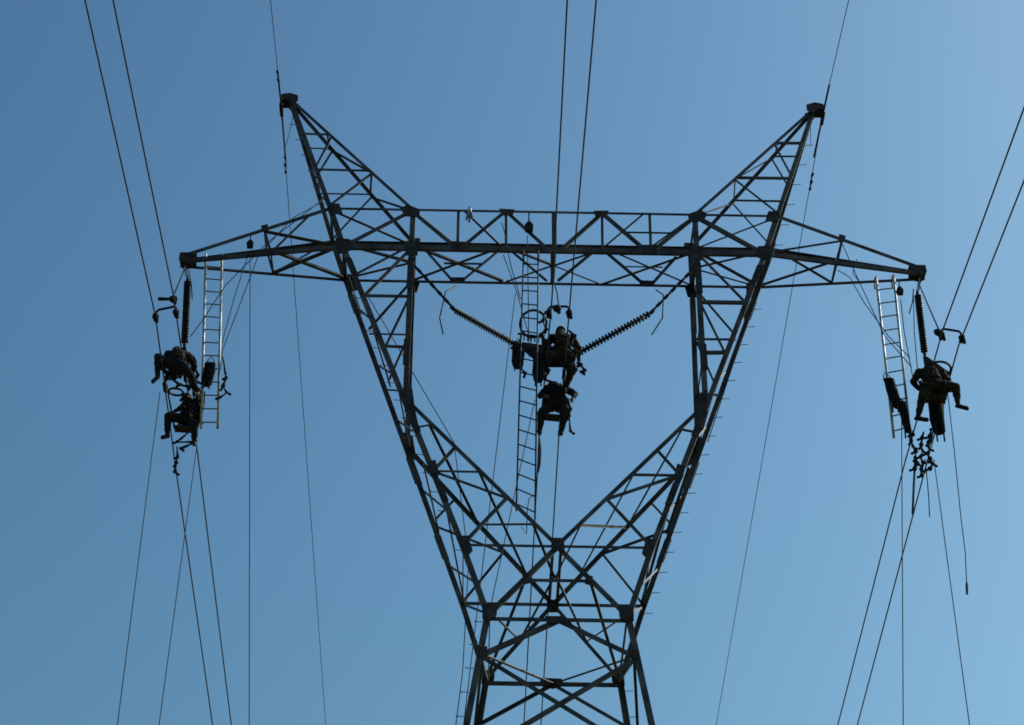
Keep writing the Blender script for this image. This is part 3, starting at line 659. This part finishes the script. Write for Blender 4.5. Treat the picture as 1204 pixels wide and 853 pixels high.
tackle([(196, 428), (207, 434), (214, 441), (203, 447), (212, 453), (224, 455), (232, 449)], 'row of clamps under the bent over left worker', y=-0.3)
tackle([(229, 430), (233, 442), (228, 452), (236, 460), (231, 470), (237, 482), (234, 496)], 'vertical chain of fittings between the two left workers and the ladder', y=0.1)
tackle([(1092, 425), (1100, 432), (1108, 440), (1112, 450), (1104, 462), (1110, 474), (1103, 488), (1098, 504), (1094, 520)], 'long chain of clamps running down behind the right worker to the tackle', y=0.15)
tackle([(668, 470), (671, 482), (669, 490), (671, 508)], 'dangling shackles at the right knee of the lower middle worker', y=-0.2)
tackle([(680, 425), (683, 430), (688, 436), (683, 438)], 'small clamps dangling right of the upper middle worker', y=-0.2)

def seat(a, b, hang, label):
    t = thing('work_seat', (a+b)/2); tag(t, label, 'work seat', 'hanging work seats')
    MB().bar(a, b, 0.26, 0.035).build('plank', GUSS, t)
    for e, h in ((a, hang[0]), (b, hang[1])): MB().tube([e, h], 0.022, 8).build('suspension_bar', FIT, t)
    return t

# ------------------------------------------------------------------ the line workers
def remeshed(mb, name, mat, parent, origin, vox=0.017, sm=2):
    tmp = mb.build('tmp', mat, None, origin)
    r = tmp.modifiers.new('r', 'REMESH'); r.mode = 'VOXEL'; r.voxel_size = vox; r.use_smooth_shade = True
    s = tmp.modifiers.new('s', 'SMOOTH'); s.iterations = sm; s.factor = 0.5
    dg = bpy.context.evaluated_depsgraph_get(); me = bpy.data.meshes.new_from_object(tmp.evaluated_get(dg)); me.name = name
    me.materials.clear(); me.materials.append(mat)
    if 'suit' in mat.name:
        me.update(); nv = [v.normal.copy() for v in me.vertices]
        for v in me.vertices:
            c = v.co.copy(); k = noise.noise(c*9.0+V(origin))*0.016+noise.noise(V((c.x*22, c.y*22, c.z*11)))*0.009
            v.co = c+nv[v.index]*k
    for p in me.polygons: p.use_smooth = True
    bpy.data.objects.remove(tmp)
    o = bpy.data.objects.new(name, me); COL.objects.link(o); o['_o'] = tuple(origin)
    if parent is not None: o.parent = parent
    else: o.location = origin
    return o
def hand(mb, w, d, bend):                        # palm and five bent fingers at wrist w, pointing along d
    d = d.normalized(); u = d.cross(V((0.2, 1, 0.1))).normalized(); n = u.cross(d)
    mb.capsule(w, w+d*0.075, 0.03, 0.036, 8); mb.capsule(w+d*0.03+u*0.018, w+d*0.08+u*0.018, 0.024, 0.022, 8); mb.capsule(w+d*0.03-u*0.018, w+d*0.08-u*0.018, 0.024, 0.022, 8)
    for i, (o, L) in enumerate(((-0.033, 0.07), (-0.011, 0.082), (0.011, 0.077), (0.033, 0.06))):
        b = w+d*0.09+u*o; k = b+(d*0.85+n*bend*0.5).normalized()*L*0.45; e = k+(d*0.35+n*bend).normalized()*L*0.4; f = e+(n*bend-d*0.3).normalized()*L*0.3
        mb.tube([b-d*0.03, b, k, e, f], [0.009, 0.0095, 0.009, 0.008, 0.006], 6)
    b = w+d*0.025-u*0.03; k = b+(d*0.6-u*0.7).normalized()*0.04; e = k+(d*0.8+n*bend*0.4).normalized()*0.035
    mb.tube([b, k, e], [0.012, 0.0105, 0.007], 6)
def person(label, J, look, suit=SUIT, helmet=True, bend=1.0, k_=1.22):
    """J: joints in metres. pel, chest, neck, head, and for each side sho/elb/wri/hip/kne/ank/toe"""
    o = J['pel']
    look = V(look).normalized(); up = (J['head']-J['neck']).normalized(); side = look.cross(up).normalized(); look = up.cross(side).normalized()
    M = Matrix((side, look, up)).transposed()
    b = MB(); H = J['head']
    b.ell(H, 0.075, 0.095, 0.115, M); b.ell(H+look*0.03-up*0.05, 0.055, 0.06, 0.065, M); b.capsule(J['neck']-up*0.05, H-up*0.05, 0.058, 0.055)
    b.ell(H+look*0.102-up*0.012, 0.014, 0.02, 0.026, M, 8, 6)
    for s in (-1, 1): b.ell(H+side*s*0.08-look*0.005, 0.012, 0.022, 0.034, M, 8, 6)
    b.capsule(J['pel'], J['chest'], 0.105, 0.12); b.capsule(J['chest'], J['neck'], 0.11, 0.06)
    for s in 'LR':
        b.capsule(J['chest'], J['sho'+s], 0.085, 0.055); b.capsule(J['sho'+s], J['elb'+s], 0.045, 0.036); b.capsule(J['elb'+s], J['wri'+s], 0.036, 0.026)
        b.capsule(J['pel'], J['hip'+s], 0.1, 0.09); b.capsule(J['hip'+s], J['kne'+s], 0.08, 0.052); b.capsule(J['kne'+s], J['ank'+s], 0.05, 0.036); b.capsule(J['ank'+s], J['toe'+s], 0.036, 0.03)
        w = J['wri'+s]; b.capsule(w, w+(w-J['elb'+s]).normalized()*0.07, 0.027, 0.034)
    body = remeshed(b, 'person', SKIN, None, o, 0.014, 1); tag(body, label, 'person', 'line workers on the conductors')
    h = MB()
    for s in 'LR': hand(h, J['wri'+s], J['wri'+s]-J['elb'+s], bend)
    h.m = 1
    for s in (-1, 1): h.ell(H+look*0.088+side*s*0.032+up*0.012, 0.013, 0.009, 0.009, M, 8, 6)
    h.ell(H+look*0.083-up*0.055, 0.024, 0.01, 0.006, M, 8, 6)
    ho = h.build('hands', [SKIN, EYE], None, o)  # joined into the one body mesh below
    me = bpy.data.meshes.new('person'); import bmesh
    bm = bmesh.new(); bm.from_mesh(body.data); bm.from_mesh(ho.data); bm.to_mesh(me); bm.free()
    me.materials.append(SKIN); me.materials.append(EYE)
    for p in me.polygons: p.use_smooth = True
    body.data = me; bpy.data.objects.remove(ho)
    j = MB(); j.capsule(J['pel']+(J['chest']-J['pel'])*0.15, J['chest'], 0.145*k_, 0.165*k_); j.capsule(J['chest'], J['neck']-up*0.02, 0.15*k_, 0.09)
    mid = (J['shoL']+J['shoR'])/2; j.capsule(J['chest'], mid, 0.15*k_, 0.12*k_)
    for s in 'LR':
        j.capsule(J['chest'], J['sho'+s], 0.11*k_, 0.082*k_); j.capsule(J['sho'+s], J['elb'+s], 0.075*k_, 0.058*k_); j.capsule(J['elb'+s], J['wri'+s]+(J['elb'+s]-J['wri'+s])*0.08, 0.06*k_, 0.046)
        m = J['sho'+s].lerp(J['elb'+s], 0.55); j.ell(m, 0.076, 0.076, 0.08, None, 10, 6)
    jk = remeshed(j, 'jacket', suit, body, o, 0.019, 2)
    t = MB(); t.capsule(J['pel'], J['pel']+(J['chest']-J['pel'])*0.3, 0.15*k_, 0.14*k_)
    for s in 'LR':
        t.capsule(J['pel'], J['hip'+s], 0.135*k_, 0.122*k_); t.capsule(J['hip'+s], J['kne'+s], 0.112*k_, 0.08*k_); t.capsule(J['kne'+s], J['ank'+s]+(J['kne'+s]-J['ank'+s])*0.05, 0.078*k_, 0.064)
        m = J['kne'+s].lerp(J['ank'+s], 0.35); t.ell(m, 0.09, 0.088, 0.11, None, 10, 6)
    remeshed(t, 'trousers', suit, body, o, 0.019, 2)
    for s in 'LR':
        k = MB(); a, q = J['ank'+s], J['toe'+s]; sh = (J['kne'+s]-a).normalized()
        k.capsule(a+sh*0.14, a-sh*0.02, 0.06, 0.055); k.capsule(a-sh*0.035, q, 0.052, 0.046); k.capsule(a-sh*0.05-(q-a).normalized()*0.04, q-sh*0.025, 0.045, 0.04)
        remeshed(k, 'boot', BOOT, body, o, 0.014, 1)
    if helmet:
        e = MB(); k = 20; vs = []; R = 7
        for i in range(R+1):
            th = 0.5*math.pi*i/R
            for q in range(k):
                ph = 2*math.pi*q/k; vs.append(H+M @ V((0.108*math.sin(th)*math.cos(ph), 0.128*math.sin(th)*math.sin(ph), 0.03+0.115*math.cos(th))))
        for q in range(k):
            ph = 2*math.pi*q/k; br = 0.06*max(0, math.sin(ph))+0.012; vs.append(H+M @ V(((0.108+0.012)*math.cos(ph), (0.128+br)*math.sin(ph), 0.024)))
        for q in range(k):
            ph = 2*math.pi*q/k; vs.append(H+M @ V((0.1*math.cos(ph), 0.12*math.sin(ph), 0.018)))
        e.add(vs, [[i*k+q, (i+1)*k+q, (i+1)*k+(q+1) % k, i*k+(q+1) % k] for i in range(R+2) for q in range(k)], True)
        e.build('helmet', HELM, body)
        MB().tube([H+side*0.085+up*0.03, H+side*0.065-up*0.1+look*0.02, H-up*0.125+look*0.045, H-side*0.065-up*0.1+look*0.02, H-side*0.085+up*0.03], 0.007, 6).build('chin_strap', BELT, body)
    # harness: waist belt, two shoulder straps, thigh loops
    g = MB(); ax = (J['chest']-J['pel']).normalized(); g.torus(J['pel']+ax*0.12, ax, 0.165*k_, 0.022, 24)
    f = side.cross(ax).normalized()
    for s in 'LR':
        a = J['pel']+ax*0.12; sh = J['chest'].lerp(J['sho'+s], 0.55)
        g.tube([a+f*0.16*k_, a.lerp(sh, 0.5)+f*0.17*k_, sh+f*0.1*k_+ax*0.03, sh+ax*0.13*k_, sh-f*0.1*k_+ax*0.03, a.lerp(sh, 0.5)-f*0.17*k_, a-f*0.16*k_], 0.016, 6)
        d = J['kne'+s]-J['hip'+s]; g.torus(J['hip'+s]+d*0.25, d, 0.118*k_, 0.017, 20)
    g.build('harness', BELT, body)
    a = J['pel']+ax*0.1
    for s, w in ((-1, 0.09), (1, 0.075)):
        c = a+side*s*0.2*k_-f*0.05; q = MB(); q.bar(c+ax*0.07, c-ax*0.13, 0.07, w*1.6, tuple(f)); q.ell(c-ax*0.13, 0.06, 0.06, 0.05, None, 10, 6); q.build('tool_pouch', BAG, body)
    q = MB()
    for i in range(3): q.torus(a-f*0.16*k_+side*(0.05+0.012*i)-ax*(0.1+0.01*i), f+side*0.2*i, 0.1+0.008*i, 0.012, 22)
    q.build('rope_coil', ROPE, body)
    return body
def pose(base, **kw):
    """joint offsets (x right, y away, z up) in metres from the pelvis"""
    return {k: base+V(v) for k, v in kw.items()}

# left, upper: bent over the conductors, back to the camera side, one leg hanging to the left
B0 = aty(208, 429, -0.55)
person('person bent over the left conductors with one leg dangling to the left', pose(B0, pel=(0, 0, 0), chest=(-0.03, 0.10, 0.33), neck=(-0.06, 0.22, 0.50), head=(-0.10, 0.33, 0.61),
    shoL=(-0.27, 0.14, 0.40), elbL=(-0.42, 0.36, 0.2), wriL=(-0.26, 0.52, 0.04), shoR=(0.20, 0.17, 0.40), elbR=(0.36, 0.32, 0.18), wriR=(0.28, 0.48, -0.06),
    hipL=(-0.14, -0.03, -0.02), kneL=(-0.44, -0.16, 0.10), ankL=(-0.41, -0.06, -0.38), toeL=(-0.50, -0.10, -0.56),
    hipR=(0.13, -0.02, -0.06), kneR=(0.36, -0.05, -0.34), ankR=(0.52, 0.2, -0.66), toeR=(0.46, 0.08, -0.76)), (-0.3, 0.8, -0.5))
# left, lower: seated in profile, facing left
B1 = aty(222, 495, 0.35)
person('person seated in profile facing left on the plank under the left conductors', pose(B1, pel=(0, 0, 0), chest=(0.02, 0.0, 0.34), neck=(-0.02, 0.0, 0.53), head=(-0.10, 0.0, 0.65),
    shoL=(-0.02, -0.19, 0.45), elbL=(-0.16, -0.26, 0.20), wriL=(-0.37, -0.18, 0.11), shoR=(0.03, 0.19, 0.46), elbR=(-0.12, 0.3, 0.62), wriR=(-0.22, 0.22, 0.82),
    hipL=(-0.02, -0.12, -0.03), kneL=(-0.48, -0.12, 0.02), ankL=(-0.46, -0.04, -0.44), toeL=(-0.56, -0.10, -0.54),
    hipR=(0.06, 0.1, -0.05), kneR=(0.18, -0.22, -0.24), ankR=(0.2, -0.06, -0.66), toeR=(0.21, -0.2, -0.76)), (-1, -0.1, -0.1), SUIT, True, 1.0, 1.28)
seat(aty(205, 504, 0.35), aty(232, 506, 0.35), (aty(196, 452, 0.2), aty(226, 452, 0.2)), 'short plank seat under the left conductor pair')
# middle, upper: back to the camera, one straight leg
B2 = aty(661, 416, -0.35)
person('person highest in the middle of the V window, one leg straight down on the right', pose(B2, pel=(0, 0, 0), chest=(0.0, 0.02, 0.38), neck=(-0.01, 0.06, 0.58), head=(-0.03, 0.10, 0.73),
    shoL=(-0.24, 0.02, 0.48), elbL=(-0.40, 0.16, 0.28), wriL=(-0.46, 0.05, 0.50), shoR=(0.25, 0.02, 0.48), elbR=(0.40, 0.08, 0.2), wriR=(0.40, 0.22, -0.05),
    hipL=(-0.12, 0, -0.06), kneL=(-0.36, -0.24, -0.22), ankL=(-0.40, 0.1, -0.5), toeL=(-0.46, -0.04, -0.58),
    hipR=(0.13, 0, -0.06), kneR=(0.20, -0.02, -0.54), ankR=(0.06, 0.16, -0.96), toeR=(0.05, 0.0, -1.04)), (-0.3, 0.9, 0.1), SUIT2, True, 1.0, 1.32)
# middle, lower: hunched, seated, both legs hanging
B3 = aty(655, 474, 0.0)
person('person seated lowest in the middle of the V window with both legs hanging', pose(B3, pel=(0, 0, 0), chest=(-0.02, -0.04, 0.30), neck=(-0.03, 0.06, 0.46), head=(-0.06, 0.14, 0.56),
    shoL=(-0.22, -0.04, 0.38), elbL=(-0.40, -0.08, 0.14), wriL=(-0.30, -0.28, 0.0), shoR=(0.20, -0.04, 0.38), elbR=(0.42, -0.06, 0.22), wriR=(0.36, -0.22, -0.02),
    hipL=(-0.13, -0.03, -0.05), kneL=(-0.37, -0.10, -0.36), ankL=(-0.41, 0.06, -0.80), toeL=(-0.40, -0.08, -0.90),
    hipR=(0.13, -0.03, -0.05), kneR=(0.19, -0.14, -0.42), ankR=(0.07, 0.04, -0.82), toeR=(0.10, -0.10, -0.93)), (-0.2, 0.8, -0.55), SUIT, True, 1.0, 1.35)
seat(aty(637, 490, -0.05), aty(658, 492, -0.05), (aty(641, 441, 0), aty(664, 441, 0)), 'short plank seat in the middle of the V window')
# right: seated astride, one leg out to the right
B4 = aty(1098, 454, -0.35)
person('person seated on the right conductors with one leg stretched out to the right', pose(B4, pel=(0, 0, 0), chest=(-0.04, 0.08, 0.36), neck=(0.02, 0.14, 0.56), head=(0.06, 0.20, 0.70),
    shoL=(-0.28, 0.10, 0.45), elbL=(-0.45, 0.16, 0.22), wriL=(-0.26, 0.34, 0.10), shoR=(0.24, 0.10, 0.47), elbR=(0.42, 0.25, 0.26), wriR=(0.34, 0.45, 0.08),
    hipL=(-0.15, -0.02, -0.05), kneL=(-0.34, -0.14, -0.44), ankL=(-0.46, 0.06, -0.86), toeL=(-0.26, -0.02, -0.98),
    hipR=(0.16, -0.02, -0.04), kneR=(0.50, -0.06, -0.06), ankR=(0.54, 0.1, -0.46), toeR=(0.74, 0.06, -0.58)), (0.2, 0.9, -0.35), SUIT2, True, 1.0, 1.42)
seat(aty(1082, 470, -0.2), aty(1112, 470, -0.2), (aty(1090, 447, 0), aty(1115, 450, 0)), 'short plank seat under the right conductor pair')

# ------------------------------------------------------------------ ground
mb = MB(); n = 40; R = 2500
def gz(x, y):
    d = math.hypot(x, y); return 0.0 if d < 60 else 0.012*(d-60)*math.sin(x*0.004+1)*math.cos(y*0.003)*0.4
ax_ = [R*math.copysign(abs(i/n)**2.2, i) for i in range(-n, n+1)]
m = 2*n+1
mb.add([(x, y, gz(x, y)) for y in ax_ for x in ax_], [[j*m+i, j*m+i+1, (j+1)*m+i+1, (j+1)*m+i] for j in range(m-1) for i in range(m-1)], True)
gr = mb.build('ground', material('dry_grass_ground', (0.05, 0.055, 0.025), 0.95, 0, 0.35, 0.6, col2=(0.10, 0.085, 0.05), spec=0.1)); gr['kind'] = 'structure'

# ------------------------------------------------------------------ daylight
SUN_EL, SUN_AZ = math.radians(40), math.radians(68)      # azimuth measured from +Y towards +X
W = bpy.data.worlds.new('World'); S.world = W; W.use_nodes = True; nt = W.node_tree; bg = nt.nodes['Background']
sk = nt.nodes.new('ShaderNodeTexSky'); sk.sky_type = 'NISHITA'; sk.sun_disc = False; sk.sun_elevation = SUN_EL; sk.sun_rotation = SUN_AZ
sk.altitude = 300; sk.air_density = 1.8; sk.dust_density = 4.0; sk.ozone_density = 6.0
gm = nt.nodes.new('ShaderNodeGamma'); gm.inputs['Gamma'].default_value = 1.5
nt.links.new(sk.outputs['Color'], gm.inputs['Color']); tn = nt.nodes.new('ShaderNodeMix'); tn.data_type = 'RGBA'; tn.blend_type = 'MULTIPLY'; tn.inputs[0].default_value = 1.0; tn.inputs[7].default_value = (0.865, 1.005, 0.85, 1)
nt.links.new(gm.outputs['Color'], tn.inputs[6]); nt.links.new(tn.outputs[2], bg.inputs['Color']); bg.inputs['Strength'].default_value = 0.058
sl = bpy.data.lights.new('sun', 'SUN'); sl.energy = 3.0; sl.angle = math.radians(0.53); sl.color = (1.0, 0.95, 0.88)
so = bpy.data.objects.new('sun', sl); COL.objects.link(so)
sd = V((math.sin(SUN_AZ)*math.cos(SUN_EL), math.cos(SUN_AZ)*math.cos(SUN_EL), math.sin(SUN_EL)))
so.rotation_euler = sd.to_track_quat('Z', 'Y').to_euler(); so.location = (30, 10, 60)

for o in bpy.data.objects:
    if '_o' in o: del o['_o']
S.view_settings.view_transform = 'Standard'; S.view_settings.look = 'None'; S.view_settings.gamma = 1.0; S.view_settings.exposure = 0.0
S.view_settings.use_curve_mapping = False
S.render.film_transparent = False
S.cycles.filter_width = 1.7
